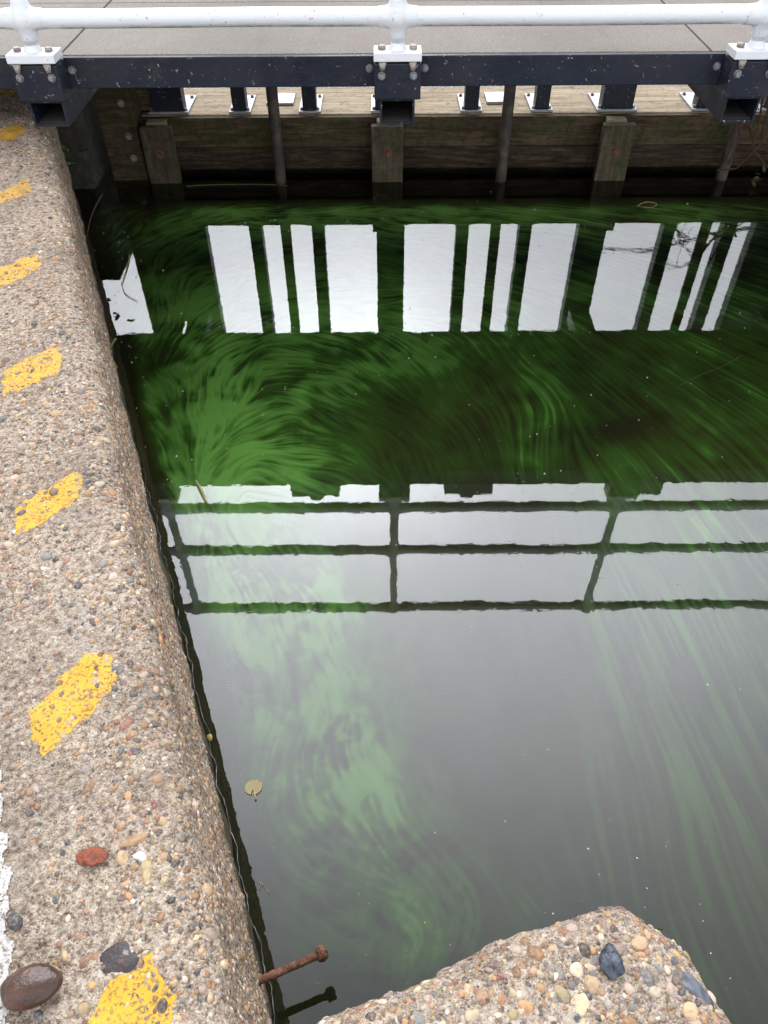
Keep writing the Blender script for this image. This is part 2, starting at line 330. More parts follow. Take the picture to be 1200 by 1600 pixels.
# pebbles set in the concrete
def ico(sub):
    b = bmesh.new(); bmesh.ops.create_icosphere(b, subdivisions=sub, radius=1); b.verts.index_update()
    v = np.array([x.co[:] for x in b.verts]); f = np.array([[q.index for q in x.verts] for x in b.faces]); b.free(); return v, f
ICO = {1: ico(1), 2: ico(2), 3: ico(3)}
PAL = np.array([(.38, .25, .135), (.28, .15, .065), (.20, .10, .05), (.155, .145, .14), (.045, .048, .058), (.48, .40, .30), (.36, .185, .075), (.22, .075, .05), (.38, .29, .225), (.25, .205, .165), (.09, .066, .054), (.44, .33, .20), (.58, .54, .49)])
PW_TOP = np.array([.13, .14, .13, .09, .10, .06, .08, .025, .10, .13, .12, .07, .012]); PW_FACE = np.array([.18, .14, .06, .06, .03, .08, .10, .02, .10, .07, .04, .12, .03])
def pebbles(P, Nn, size, sub, stripe=None):
    bv, bf = ICO[sub]; k = len(P); nv_ = len(bv)
    s = size[:, None] * np.stack([rng.uniform(.75, 1.3, k), rng.uniform(.6, 1.0, k), rng.uniform(.4, .7, k)], -1)
    T = rng.normal(size=(k, 3)); T -= (T * Nn).sum(1, keepdims=True) * Nn; T /= np.linalg.norm(T, axis=1, keepdims=True); B = np.cross(Nn, T)
    a1, a2, a3 = rng.normal(size=(k, 3)), rng.normal(size=(k, 3)), rng.uniform(.05, .2, k)
    out = np.empty((k, nv_, 3), np.float32)
    fr = 1 + a3[:, None] * np.sin(bv @ (a1.T * 1.6)).T + a3[:, None] * .6 * np.sin(bv @ (a2.T * 3)).T
    loc = bv[None] * fr[..., None] * s[:, None, :]
    tilt = rng.normal(0, .25, (k, 2)); Nt = Nn + T * tilt[:, :1] + B * tilt[:, 1:]; Nt /= np.linalg.norm(Nt, axis=1, keepdims=True)
    sink = rng.uniform(-.85, -.15, k) * s[:, 2]
    out[:] = P[:, None] + Nn[:, None] * sink[:, None, None] + loc[..., :1] * T[:, None] + loc[..., 1:2] * B[:, None] + loc[..., 2:] * Nt[:, None]
    wface = np.clip(1 - Nn[:, 2], 0, 1); pick = np.where(rng.random(k)[:, None] < wface[:, None], rng.choice(len(PAL), k, p=PW_FACE / PW_FACE.sum())[:, None], rng.choice(len(PAL), k, p=PW_TOP / PW_TOP.sum())[:, None])[:, 0]
    c = PAL[pick] * rng.uniform(.6, 1.35, (k, 1)) * rng.uniform(.93, 1.07, (k, 3))
    if stripe is not None:
        c = np.where((stripe & (rng.random(k) < .16))[:, None], np.array([(.58, .30, .016)]) * rng.uniform(.8, 1.05, (k, 1)), c)
    C = np.ones((k, nv_, 4), np.float32); C[..., :3] = c[:, None]
    Fc = (bf[None] + (np.arange(k) * nv_)[:, None, None]).reshape(-1, 3)
    return out.reshape(-1, 3), Fc, C.reshape(-1, 4)
def combine(sets):
    V, Fa, C, o = [], [], [], 0
    for v, f, c in sets: V.append(v); Fa.append(f + o); C.append(c); o += len(v)
    return np.concatenate(V), np.concatenate(Fa), np.concatenate(C)
def spread(P, r):                              # dart throwing in 3-D
    cell = {}; keep = []
    for i, (p, q) in enumerate(zip(P, r)):
        c = tuple((p / .03).astype(int)); ok = True
        for dx in (-1, 0, 1):
            for dy in (-1, 0, 1):
                for dz in (-1, 0, 1):
                    for j in cell.get((c[0] + dx, c[1] + dy, c[2] + dz), ()):
                        if np.sum((P[j] - p) ** 2) < ((r[j] + q) * .9) ** 2: ok = False; break
                    if not ok: break
                if not ok: break
            if not ok: break
        if ok: cell.setdefault(c, []).append(i); keep.append(i)
    return np.array(keep)

# hazard stripes (outlines measured on the wall top)
STR = [[(-60, 150), (5, 140), (28, 138), (26, 147), (-60, 160)], [(-60, 212), (0, 201), (38, 191), (39, 208), (0, 222), (-60, 238)],
       [(-70, 318), (0, 298), (46, 281), (48, 302), (0, 320), (-70, 345)], [(-60, 438), (0, 418), (60, 393), (66, 417), (0, 451), (-60, 478)],
       [(4, 582), (50, 556), (93, 536), (95, 577), (45, 605), (6, 622)], [(24, 796), (60, 764), (120, 737), (131, 748), (128, 776), (75, 815), (22, 836)],
       [(49, 1114), (101, 1050), (150, 1014), (176, 1020), (179, 1076), (112, 1144), (64, 1184), (52, 1168)],
       [(240, 1485), (252, 1530), (268, 1550), (268, 1640), (200, 1700), (100, 1700), (130, 1600), (175, 1540)]]
LINE = [(-1, 1150), (8, 1280), (16, 1450), (18, 1600), (22, 1720), (-130, 1720), (-130, 1150)]
SNM = [np.array([nm(at(x, y, z=ZT)) for x, y in s]) for s in STR]
def inpoly(x, y, poly):
    r_ = np.zeros(x.shape, bool); n_ = len(poly)
    for i in range(n_):
        x0, y0 = poly[i]; x1, y1 = poly[(i + 1) % n_]
        c = ((y0 > y) != (y1 > y)); r_ ^= c & (x < (x1 - x0) * (y - y0) / (y1 - y0 + 1e-12) + x0)
    return r_
def in_stripe(P):
    n, m = nm(P); r_ = np.zeros(n.shape, bool)
    for s in SNM: r_ |= inpoly(n, m, s)
    return r_ & (P[:, 2] > ZT - .02)
def paint(name, poly, mat, label=None, lift=.0006, step=.002):
    lo, hi = poly.min(0) - .02, poly.max(0) + .02
    n = np.arange(lo[0], hi[0], step); m = np.arange(lo[1], hi[1], step); A, B = np.meshgrid(n, m, indexing='ij')
    jn, jm = lump(A * 4 + 3, B * 4, .0022), lump(A * 4, B * 4 + 5, .0022)
    P, Nn = wall_surface(A + ER, B); P = P + Nn * lift
    ok = inpoly(A + jn, B + jm, poly).ravel(); Fc = gridfaces(len(n), len(m)); Fc = Fc[ok[Fc].all(1)]
    idx = np.unique(Fc); mp = np.zeros(A.size, int); mp[idx] = np.arange(len(idx))
    o = settle(npmesh(name, P.reshape(-1, 3)[idx], mp[Fc], mat), wall)
    if label: o['label'] = label
    return o
for k, s in enumerate(SNM): paint('hazard_stripe', s, MAT['yellow'])
paint('white_edge_line', np.array([nm(at(x, y, z=ZT)) for x, y in LINE]), MAT['whiteline'], 'worn white painted line at the left edge', .0022)

def seen(P, mg=140):
    x, y = project(P); return (x > -mg) & (x < 1200 + mg) & (y > -mg) & (y < 1600 + mg)
def wall_pts(k, far):
    p = rng.uniform(-.42, ER * 1.571 + .60, k); m = -.5 + (far + .5) * rng.random(k) ** 1.0
    P, Nn = wall_surface(p, m); s = seen(P) & (rng.random(len(p)) < np.where((p < -.055) & (m < .5), .30, np.where(p < -.09, .72, 1.)) * np.clip(1 + lump(p * .6, m * .6, .22), .35, 1)); return P[s], Nn[s]
sets = []
P, Nn = wall_pts(4300, 3.6); r_ = .0062 + .0066 * rng.random(len(P)) ** 2.6; r_ = np.where(rng.random(len(P)) < .02, r_ * 1.4, r_)
o_ = np.argsort(-r_)[:]; P, Nn, r_ = P[o_], Nn[o_], r_[o_]; k_ = spread(P, r_); sets.append(pebbles(P[k_], Nn[k_], r_[k_], 2, in_stripe(P[k_])))
P, Nn = wall_pts(42000, 4.0); r_ = rng.uniform(.0036, .0074, len(P)); sets.append(pebbles(P, Nn, r_, 1, in_stripe(P)))
P, Nn = wall_pts(36000, 2.0); r_ = rng.uniform(.002, .0038, len(P)); sets.append(pebbles(P, Nn, r_, 1, in_stripe(P)))
o = settle(npmesh('pebble_aggregate', *combine(sets)[:2], MAT['pebble'], attrs={'Col': ('FLOAT_COLOR', combine(sets)[2])}), wall); o['kind'] = 'stuff'
def block_pts(k):
    n = rng.uniform(.0, BN + .10, k); m = rng.uniform(-.62, BM + .10, k); P, Nn = block_surface(n, m); s = seen(P); return P[s], Nn[s]
sets = []
P, Nn = block_pts(1100); r_ = .005 + .0075 * rng.random(len(P)) ** 2.4; o_ = np.argsort(-r_); P, Nn, r_ = P[o_], Nn[o_], r_[o_]
k_ = spread(P, r_); sets.append(pebbles(P[k_], Nn[k_], r_[k_], 3))
P, Nn = block_pts(3600); sets.append(pebbles(P, Nn, rng.uniform(.0028, .006, len(P)), 2))
P, Nn = block_pts(6000); sets.append(pebbles(P, Nn, rng.uniform(.0014, .0028, len(P)), 1))
V, Fc, C = combine(sets); o = settle(npmesh('pebble_aggregate', V, Fc, MAT['pebble'], attrs={'Col': ('FLOAT_COLOR', C)}), block); o['kind'] = 'stuff'

def stone(name, c, sz, rot, mat, parent=None, seed=1, rough=.12, flat=.0):
    b = bmesh.new(); bmesh.ops.create_icosphere(b, subdivisions=4, radius=1); g = np.random.default_rng(seed); a = g.normal(size=(5, 3)) * 1.7; f_ = g.uniform(0, 6, 5)
    Rm = Matrix.Rotation(R(rot), 3, 'Z')
    for v in b.verts:
        d = 1 + sum(rough / (i + 1) * math.sin(Vector(a[i]).dot(v.co) * (1 + .7 * i) + f_[i]) for i in range(5))
        v.co = Rm @ Vector((v.co.x * sz[0] * d, v.co.y * sz[1] * d, v.co.z * sz[2] * d)) + Vector(c)
    o = obj(name, b, mat, None, True)
    if parent is not None: settle(o, parent)
    return o
c = at(46, 1541, z=ZT + .016)
props(stone('pebble', (c[0], c[1], ZT + .013), (.034, .022, .019), 12, MAT['bigstone'], seed=4, rough=.07), 'large smooth glossy brown pebble lying beside the white line on the concrete', 'stone')
c = at(188, 1500, z=ZT); stone('dark_flint', (c[0], c[1], ZT - .0015), (.024, .023, .006), 20, MAT['flint'], wall, 7, .13)['label'] = 'dark reddish flint set flush above the nearest stripe'
c = at(144, 1337, z=ZT); stone('brick_chip', (c[0], c[1], ZT - .0008), (.019, .015, .004), 8, MAT['brick'], wall, 9, .24)['label'] = 'red brick fragment set in the concrete'
c = at(213, 1311, z=ZT); stone('ochre_flint', (c[0], c[1], ZT + .000), (.021, .0085, .006), 24, mat_simple('ochre_flint', (.30, .19, .09), .5, 0, (.2, .11, .05), 60), wall, 12, .12)
c = at(230, 1365, z=ZT); stone('ochre_flint', (c[0], c[1], ZT + .000), (.008, .018, .006), 20, mat_simple('tan_flint', (.33, .25, .13), .5, 0, (.18, .12, .06), 60), wall, 14, .12)
c = at(222, 1340, z=ZT); stone('chalk_chip', (c[0], c[1], ZT - .001), (.016, .008, .004), 14, mat_simple('pale_blue_chip', (.48, .53, .60), .6, 0, (.36, .38, .42), 60), wall, 15, .25)
c = at(955, 1502, z=BZ); stone('blue_flint', (c[0], c[1], BZ + .001), (.015, .016, .011), 0, MAT['bflint'], block, 21, .2)
c = at(1085, 1545, z=BZ - .02); stone('grey_flint', (c[0] - .01, c[1], BZ - .012), (.026, .012, .010), -48, mat_simple('grey_blue_flint', (.10, .11, .13), .5, 0, (.04, .045, .055), 40), block, 22, .2)

# ------------------------------------------------------------------ lock gate
GY = 4.425; GT = .307
gate = thing('lock_gate', 'dark timber lock gate across the water beneath the footbridge, green with moss', 'lock gate', loc=(0, GY, 0))
def part(name, bm, mat, par, smooth=False, label=None):
    o = settle(obj(name, bm, mat, None, smooth), par)
    if label: o['label'] = label
    return o
def sub(name, bm, mat, par, root, smooth=False):
    o = obj(name, bm, mat, None, smooth); o.parent = par; o.matrix_parent_inverse = par.matrix_world.inverted() if False else Matrix.Identity(4); return o
def bolt(c, ax, r_, h_, mat, par):
    bm = bmesh.new(); hexbolt(bm, c, ax, r_, h_); return settle(obj('bolt', bm, MAT[mat], None), par)
GX0, GX1 = -1.30, 4.2
bm = bmesh.new(); box(bm, GX0, GX1, GY + .004, 4.86, .155, GT, .008); part('top_beam', bm, MAT['timber'], gate, label='pale bare timber top beam')
bm = bmesh.new(); box(bm, GX0, GX1, GY - .026, GY + .003, .148, GT - .006, .005); part('face_plank', bm, MAT['face'], gate)
bm = bmesh.new(); box(bm, GX0, GX1, GY - .004, GY + .05, .045, .139, .006); part('lower_plank', bm, MAT['face_low'], gate)
bm = bmesh.new(); box(bm, GX0, GX1, GY + .06, 4.84, -1.0, .15, .01); part('gate_leaf', bm, MAT['face_low'], gate)
bm = bmesh.new(); box(bm, -1.50, -1.305, 4.33, 4.86, -1.0, 1.0, .012); hp = part('heel_post', bm, MAT['face'], gate)
bm = bmesh.new()
bm.free()
bm = bmesh.new(); box(bm, -1.304, -1.237, 4.46, 4.80, GT + .014, 1.157, .003); part('post_packer', bm, MAT['face'], gate)
for z in (.40, .235, .12): bolt((-1.36, 4.33, z), (0, -1, 0), .014, .016, 'bolt', hp)
for X in (-1.2, .03, 1.262, 2.36):
    bm = bmesh.new(); box(bm, X - .085, X + .085, 4.285, 4.330, -.35, .292, .006); b = part('cover_board', bm, MAT['board'], gate)
    bolt((X + .002, 4.285, .155), (0, -1, 0), .017, .012, 'rust', b)
    bm = bmesh.new(); box(bm, X - .055, X + .045, 4.331, GY - .027, .12, .300, .004); part('spacer_block', bm, MAT['timber'], gate)
def leg(X, w_, plate):
    bm = bmesh.new(); box(bm, X - w_ / 2, X + w_ / 2, 4.445, 4.525, GT + .014, 1.157, .004)
    o = part('support_leg', bm, MAT['navy'], gate)
    bm = bmesh.new(); pw = plate
    box(bm, X - pw / 2, X + pw / 2, 4.435, 4.70, GT + .001, GT + .013, .002); pl = sub('base_plate', bm, MAT['galv'], o, gate)
    for sx in (-1, 1):
        for yb in (4.46, 4.66): bolt((X + sx * (pw / 2 - .016), yb, GT + .013), (0, 0, 1), .008, .012, 'bolt', o)
for X in (-.765, -.388, .485, .865, 1.735, 2.1, 2.9, 3.3): leg(X, .075, .118)
for X in (-1.15, .05, 1.27, 2.335, 2.508): leg(X, .17, .215 if X < 2 else .171)
for X in (-.56, .655, 1.885):
    bm = bmesh.new(); box(bm, X - .075, X + .075, 4.56, 4.72, GT + .001, GT + .015, .003); part('bearing_plate', bm, MAT['galv'], gate)
for X in (-.563, .66, 1.885, 3.1):
    bm = bmesh.new(); tube(bm, [(X, 4.30, -.6), (X, 4.30, .12), (X, 4.30, 1.0)], .030, 20); pr_ = part('paddle_rod', bm, MAT['pipe'], gate, True)
bm = bmesh.new(); box(bm, -1.52, 4.2, 4.305, 4.56, 1.158, 1.25, .006); part('rear_channel', bm, MAT['navy'], gate)

bm = bmesh.new(); box(bm, -2.2, -1.575, 4.22, 4.9, -1.15, .555, .012)
props(obj('quoin_block', bm, MAT['quoin']), 'dark concrete quoin block in the corner behind the lock wall', 'block')  # concrete set darker than the wall's cement

# ------------------------------------------------------------------ footbridge on the gate
br = thing('footbridge', 'narrow footbridge with grey grit deck and scratched navy edge beam', 'footbridge', loc=(0, 2.92, 0))
edges = [-3.4, -1.088, 1.118, 3.3, 4.6]
for i in range(4):
    for y0, y1 in ((2.925, 3.60), (3.608, 4.30)):
        bm = bmesh.new(); box(bm, edges[i] + .004, edges[i + 1] - .004, y0, y1, .985, 1.007, .002); part('deck_panel', bm, MAT['deck'], br)
bm = bmesh.new(); box(bm, -3.4, 4.6, 2.96, 4.29, .967, .983); part('deck_underlay', bm, MAT['joint'], br)
PX = [-2.345, -1.147, .054, 1.236, 2.42, 3.6]
for i in range(len(PX) - 1):
    a, b = PX[i] + .0785, PX[i + 1] - .0785
    bm = bmesh.new(); box(bm, a - .078, b + .078, 2.905, 2.924, .908, 1.004, .003)
    box(bm, a, b, 2.925, 2.955, .908, .922, .002); o = part('edge_beam', bm, MAT['navy'], br)
for X in PX:
    bm = bmesh.new(); t = .008
    box(bm, X - .078, X + .078, 2.818, 2.904, .893, 1.004, .004); bk = part('bracket', bm, MAT['navy'], br)
    for sx in (-1, 1):
        bolt((X + sx * .053, 2.818, .968), (0, -1, 0), .0095, .014, 'galvd', bk); bolt((X + sx * .094, 2.905, .966), (0, -1, 0), .0095, .012, 'galvd', bk)
        bm = bmesh.new(); tube(bm, [(X + sx * .05, 2.812, 1.009), (X + sx * .05, 2.812, .985)], [.013, .008], 8); settle(obj('clamp_nut', bm, MAT['bolt'], None, True), bk)
    bm = bmesh.new(); x0, x1, z0, z1 = X - .060, X + .060, .808, .892
    box(bm, x0, x0 + t, 2.835, 4.29, z0, z1, .002); box(bm, x1 - t, x1, 2.835, 4.29, z0, z1, .002)
    box(bm, x0 + t, x1 - t, 2.8352, 4.29, z0 + .0003, z0 + t, .001); box(bm, x0 + t, x1 - t, 2.8352, 4.29, z1 - t, z1 - .0003, .001)
    part('hollow_arm', bm, MAT['navy'], br)
    bm = bmesh.new(); box(bm, x0 + t + .001, x1 - t - .001, 3.05, 3.06, z0 + t + .001, z1 - t - .001); box(bm, x0 + t + .0005, x1 - t - .0005, 2.845, 3.05, z0 + t, z0 + t + .002); part('arm_shade_lining', bm, MAT['inside'], br)  # added near-black lining: the hollow arm's inner shade is put into its colour
    bm = bmesh.new(); box(bm, X - .04, X + .04, 2.96, 4.29, .8925, .9665, .002); part('arm_spacer', bm, MAT['navy'], br)

# ------------------------------------------------------------------ railing
rl = thing('handrail', 'white tubular guard railing with ball joints on the edge of the footbridge', 'railing', loc=(0, 2.862, 1.0))
RY = 2.862; ZR = (1.128, 1.47, 2.0)
def lathe(bm, prof, c, axis, sides=24):
    c = Vector(c); a = Vector(axis); e1 = Vector((0, 1, 0)); e2 = a.cross(e1); rings = []
    for h, rr in prof: rings.append([bm.verts.new(c + a * h + (e1 * math.cos(2 * math.pi * k / sides) + e2 * math.sin(2 * math.pi * k / sides)) * rr) for k in range(sides)])
    for i in range(len(rings) - 1):
        for k in range(sides): bm.faces.new((rings[i][k], rings[i][(k + 1) % sides], rings[i + 1][(k + 1) % sides], rings[i + 1][k])).smooth = True
for z in ZR:
    bm = bmesh.new(); tube(bm, [(-3.4 + i * .5, RY, z + .0015 * math.sin(i * 2.1 + z)) for i in range(17)], .0275, 24); part('rail', bm, MAT['white'], rl, True)
for X in PX:
    bm = bmesh.new(); tube(bm, [(X, RY, 1.036), (X, RY, 2.0)], .0222, 24)
    lathe(bm, [(0, .030), (.004, .029), (.012, .0235), (.02, .0222)], (X, RY, 1.0362), (0, 0, 1)); part('post', bm, MAT['white'], rl, True)
    for z in ZR:
        bm = bmesh.new(); bmesh.ops.create_uvsphere(bm, u_segments=28, v_segments=18, radius=.043, matrix=Matrix.Translation((X, RY, z)))
        for f in bm.faces: f.smooth = True
        pf = [(.018, .0395), (.030, .0335), (.042, .0305), (.062, .0292), (.064, .0276)]
        for ax in ((1, 0, 0), (-1, 0, 0)): lathe(bm, pf, (X, RY, z), ax)
        pv_ = [(.02, .0385), (.034, .031), (.046, .0265), (.058, .025), (.060, .0223)]
        for ax in (((0, 0, 1), (0, 0, -1)) if z < 1.9 else ((0, 0, -1),)): lathe(bm, pv_, (X, RY, z), ax)
        part('ball_joint', bm, MAT['white'], rl, True)
    bm = bmesh.new(); box(bm, X - .079, X + .079, 2.814, 2.903, 1.010, 1.036, .003); bp = part('base_plate', bm, MAT['white'], rl)
    for sx in (-1, 1):
        bm = bmesh.new(); tube(bm, [(X + sx * .052, 2.86, 1.0361), (X + sx * .052, 2.86, 1.046), (X + sx * .052, 2.86, 1.048)], [.0135, .0135, .011], 8)
        settle(obj('bolt', bm, MAT['bolt'], None), bp)

# paddle gear pedestals on the gate (mirrored in the water above the deck edge)
for X, lb in ((-.53, 'grey paddle gear pedestal mirrored left of the middle rail post'), (.66, 'grey paddle gear pedestal mirrored between the middle and right rail posts'), (1.98, 'grey paddle gear pedestal mirrored beside the right rail post')):
    t = thing('paddle_gear', lb, 'paddle gear', 'paddle gear along the gate', (X, 4.42, 1.25))
    bm = bmesh.new(); box(bm, X - .09, X + .09, 4.34, 4.50, 1.252, 2.0, .006); part('pedestal', bm, MAT['grey'], t)
    bm = bmesh.new(); box(bm, X - .19, X + .19, 4.28, 4.54, 2.0, 2.45, .012); part('gear_case', bm, MAT['grey'], t)
    bm = bmesh.new(); tube(bm, [(X, 4.40, 2.45), (X, 4.40, 2.53), (X, 4.40, 2.56)], [.075, .075, .05], 16); part('rod_cap', bm, MAT['grey'], t)

# ------------------------------------------------------------------ algae drifting under the surface
FLOW = [(300,310,1,-.3),(450,300,1,-.1),(600,300,1,0),(800,310,1,.08),(1000,310,1,.1),(1190,300,1,.1),(250,700,-.4,-1),(215,560,-.1,-1),(215,450,.1,-1),(245,370,.5,-1),
 (350,450,.9,-.3),(450,400,1,-.1),(330,560,.4,-.9),(320,680,.5,-.8),(400,650,.8,-.4),(480,560,1,.2),(520,650,.9,.45),(450,720,1,.1),(600,560,.8,.6),(650,700,.35,1),(720,600,.55,.8),(850,560,.7,.7),(840,650,-.3,1),
 (1000,560,.8,.6),(1100,650,.8,.65),(1150,500,1,.45),(1000,420,1,.3),(750,420,1,.25),(600,440,1,.1),(1180,420,1,.3),(1000,720,.6,.8),(1150,750,.65,.8),(1050,850,.55,.85),(1150,950,.5,.9),(1000,1000,.4,.9),(950,1150,.2,1),
 (1050,1200,.3,1),(1150,1150,.42,.9),(1000,1400,.15,1),(1120,1400,.35,1),(1180,1500,.4,1),(800,850,-.15,1),(700,950,0,1),(750,1100,.1,1),(650,850,.2,1),(320,950,.2,1),(370,1100,.25,1),(390,1230,.1,1),(430,900,.1,1),
 (480,1000,.5,1),(530,1130,.35,1),(580,1230,.3,1),(630,1300,.7,1),(700,1370,.6,1),(742,1420,0,1),(720,1480,-.4,1),(660,1540,-.8,.8),(600,1400,.8,.6),(500,1400,.8,.5),(450,1300,.5,1),(560,1500,.8,.2),(840,1390,.7,.8),(780,1280,.5,1)]
BLOB = [(420,430,170,60,.62),(300,480,60,90,.5),(335,540,45,70,.75),(330,660,60,70,.8),(430,705,120,50,.85),(480,610,120,70,.6),(600,520,100,45,.5),(520,308,260,22,.62),(950,318,330,22,.85),(1150,305,120,22,.6),(1050,400,220,60,.5),(720,430,130,60,.5),
 (850,610,35,60,.6),(815,690,35,40,.5),(700,590,110,90,.3),(1050,600,190,130,.42),(1150,800,130,160,.5),(1140,1000,110,200,.5),(1000,900,90,160,.32),(990,1150,60,220,.32),(1110,1350,110,260,.34),(650,720,60,50,.2),
 (1000,640,50,30,-.8),(610,650,70,70,-.6),(760,740,120,40,-.3),
 (330,880,40,110,.9),(430,890,80,55,.85),(485,950,60,60,.65),(380,1050,35,140,.5),(520,1120,45,80,.75),(570,1210,45,60,.7),(640,1300,50,40,.5),(728,1400,22,60,.7),(670,1480,60,55,.4),(560,1290,40,30,.4),(395,1265,18,22,.8),(395,1195,16,30,.6),(840,1390,26,36,.4),(500,1440,110,50,.22),(460,1250,130,130,.4),(420,1010,130,190,.55),(570,1230,120,150,.5),(680,1400,100,80,.45),(400,1300,90,120,.25),(360,900,70,120,.4),(500,930,90,70,.35),(1100,1050,160,300,.2),(400,330,180,26,.4),(250,420,40,70,.4),(430,560,160,120,.3),(520,380,330,110,.45),(1000,400,280,120,.42),(700,330,600,40,.45),(400,400,260,90,.3),(300,600,90,150,.35),(300,840,60,90,.3)]
STRK = [([(222, 600), (245, 680), (272, 750), (292, 800)], 20, 1.3), ([(213, 470), (213, 560), (222, 610)], 14, .5), ([(292, 800), (312, 900), (335, 980)], 22, .6), ([(340, 540), (322, 640), (318, 720)], 16, .5)]
gx = np.arange(-2.3, 3.6, .005); gy = np.arange(-.2, 4.42, .005); GX, GYY = np.meshgrid(gx, gy, indexing='ij')
PXX, PYY = project(np.stack([GX, GYY, np.zeros_like(GX)], -1))
ok = (PYY > -200) & (PYY < 2600)
PXc = np.clip(PXX, -300, 1600); PYc = np.clip(PYY, 200, 1800)
c2 = np.zeros_like(GX); s2 = np.zeros_like(GX)
for (x, y, dx, dy) in FLOW:
    q = at(x, y, z=0); q2 = at(x + dx * 6, y + dy * 6, z=0); v = q2 - q; an = 2 * math.atan2(v[1], v[0])
    g_ = 1 / (((PXc - x) ** 2 + (PYc - y) ** 2) / 80 ** 2 + .25) ** 1.6
    c2 += g_ * math.cos(an); s2 += g_ * math.sin(an)
def smooth_noise(cell, seed):
    g = np.random.default_rng(seed); a, b = int(GX.shape[0] / cell) + 4, int(GX.shape[1] / cell) + 4; t = g.random((a, b)).astype(np.float32)
    u, v = np.arange(GX.shape[0]) / cell, np.arange(GX.shape[1]) / cell; i, j = u.astype(int), v.astype(int); fu, fv = u - i, v - j
    fu = fu * fu * (3 - 2 * fu); fv = fv * fv * (3 - 2 * fv)
    t0 = t[i] * (1 - fu)[:, None] + t[i + 1] * fu[:, None]
    return (t0[:, j] * (1 - fv)[None] + t0[:, j + 1] * fv[None]).astype(np.float32)
right = 1 / (1 + np.exp(-(PXX - 760) / 60)); low = 1 / (1 + np.exp(-(PYY - 820) / 50))
ang = .5 * np.arctan2(s2, c2) + (1 - .85 * right) * ((smooth_noise(46, 3) - .5) * 1.1 + (smooth_noise(20, 4) - .5) * .6)
VX, VY = np.cos(ang).astype(np.float32), np.sin(ang).astype(np.float32)
I0, J0 = np.meshgrid(np.arange(GX.shape[0], dtype=np.float32), np.arange(GX.shape[1], dtype=np.float32), indexing='ij')
def lic(noises, steps):                        # noises: several textures smeared along the drift together
    noises = [n_.astype(np.float32) for n_ in noises]; acc = [n_.copy() for n_ in noises]
    A, B = GX.shape
    for sgn in (1, -1):
        I, J = I0.copy(), J0.copy(); px_, py_ = VX * sgn, VY * sgn
        for k in range(steps):
            I = np.clip(I + px_, 0, A - 1.01); J = np.clip(J + py_, 0, B - 1.01)
            a, b = I.astype(np.int32), J.astype(np.int32); fa, fb = I - a, J - b
            nx, ny = VX[a, b], VY[a, b]; s_ = np.where(nx * px_ + ny * py_ < 0, -1, 1).astype(np.float32); px_, py_ = nx * s_, ny * s_
            wk = .5 + .5 * math.cos(math.pi * (k + 1) / steps)
            for q, n_ in enumerate(noises):
                acc[q] += wk * ((n_[a, b] * (1 - fa) + n_[a + 1, b] * fa) * (1 - fb) + (n_[a, b + 1] * (1 - fa) + n_[a + 1, b + 1] * fa) * fb)
    return acc
def norm(a): return (a - a.mean()) / a.std()
n1, n2, n3 = smooth_noise(1.4, 7), smooth_noise(4, 8), smooth_noise(11, 9)
a1, a2, a3 = [norm(x) for x in lic((n1, n2, n3), 22)]
b1, b2 = [norm(x) for x in lic((n1, n2), 64)]
a0 = [norm(x) for x in lic((n1, n2), 11)]; feather = .62 * a1 + .24 * a2 + .38 * a0[0] + .20 * a3; strands = .62 * b1 + .50 * b2 + .25 * a3
cloud = norm(smooth_noise(48, 21) + .7 * smooth_noise(22, 22) + .45 * smooth_noise(10, 23))
base = np.zeros_like(GX); neg = np.zeros_like(GX)
for (x, y, rx, ry, a) in BLOB:
    e = np.exp(-(((PXX - x) / rx) ** 2 + ((PYY - y) / ry) ** 2) * .75)
    if a > 0: base = base + a * e * (1 - .45 * base.clip(0, 1.5))
    else: neg = np.maximum(neg, -a * e)
for pts, wd_, a in STRK:
    e = np.zeros_like(GX)
    for (x0, y0), (x1, y1) in zip(pts[:-1], pts[1:]):
        t = np.clip(((PXX - x0) * (x1 - x0) + (PYY - y0) * (y1 - y0)) / ((x1 - x0) ** 2 + (y1 - y0) ** 2), 0, 1)
        e = np.maximum(e, np.exp(-((PXX - x0 - t * (x1 - x0)) ** 2 + (PYY - y0 - t * (y1 - y0)) ** 2) / wd_ ** 2))
    base = base + a * e
base = np.where(ok, base, .25) * (1 - neg)
up_r = np.clip(.47 + .21 * strands + .05 * a1 + .10 * cloud, .04, 2)
def warped(cells, sd, amp):
    wu, wv = (smooth_noise(34, sd) - .5) * amp + (smooth_noise(12, sd + 1) - .5) * amp * .5, (smooth_noise(34, sd + 2) - .5) * amp + (smooth_noise(12, sd + 3) - .5) * amp * .5
    I = np.clip(I0 + wu, 0, GX.shape[0] - 1).astype(np.int32); J = np.clip(J0 + wv, 0, GX.shape[1] - 1).astype(np.int32)
    return norm(sum(smooth_noise(c_, sd + 5 + k)[I, J] * c_ ** .42 for k, c_ in enumerate(cells)))
clump = warped((44, 24, 13, 7, 4, 2.4), 40, 34); clump2 = warped((30, 16, 9, 5, 3, 1.8), 60, 26)
wisps = norm(lic((clump2,), 9)[0])
up_l = np.clip(.60 + .14 * feather + .10 * wisps + .05 * clump2 + .06 * cloud, .14, 2)
fine_c = warped((9, 5, 3, 2), 80, 20)
lo_l = np.clip(.50 + .15 * clump + .20 * wisps + .10 * fine_c + .12 * feather, 0, 2) * .95
up_r = np.clip(.45 + .15 * strands + .05 * a1 + .12 * wisps + .08 * cloud, .04, 2)
lo_r = np.clip(.20 + .36 * np.maximum(strands, -.4), 0, 2) * .95
dens = base * ((1 - low) * ((1 - right) * up_l + right * up_r) + low * ((1 - right) * lo_l + right * lo_r))
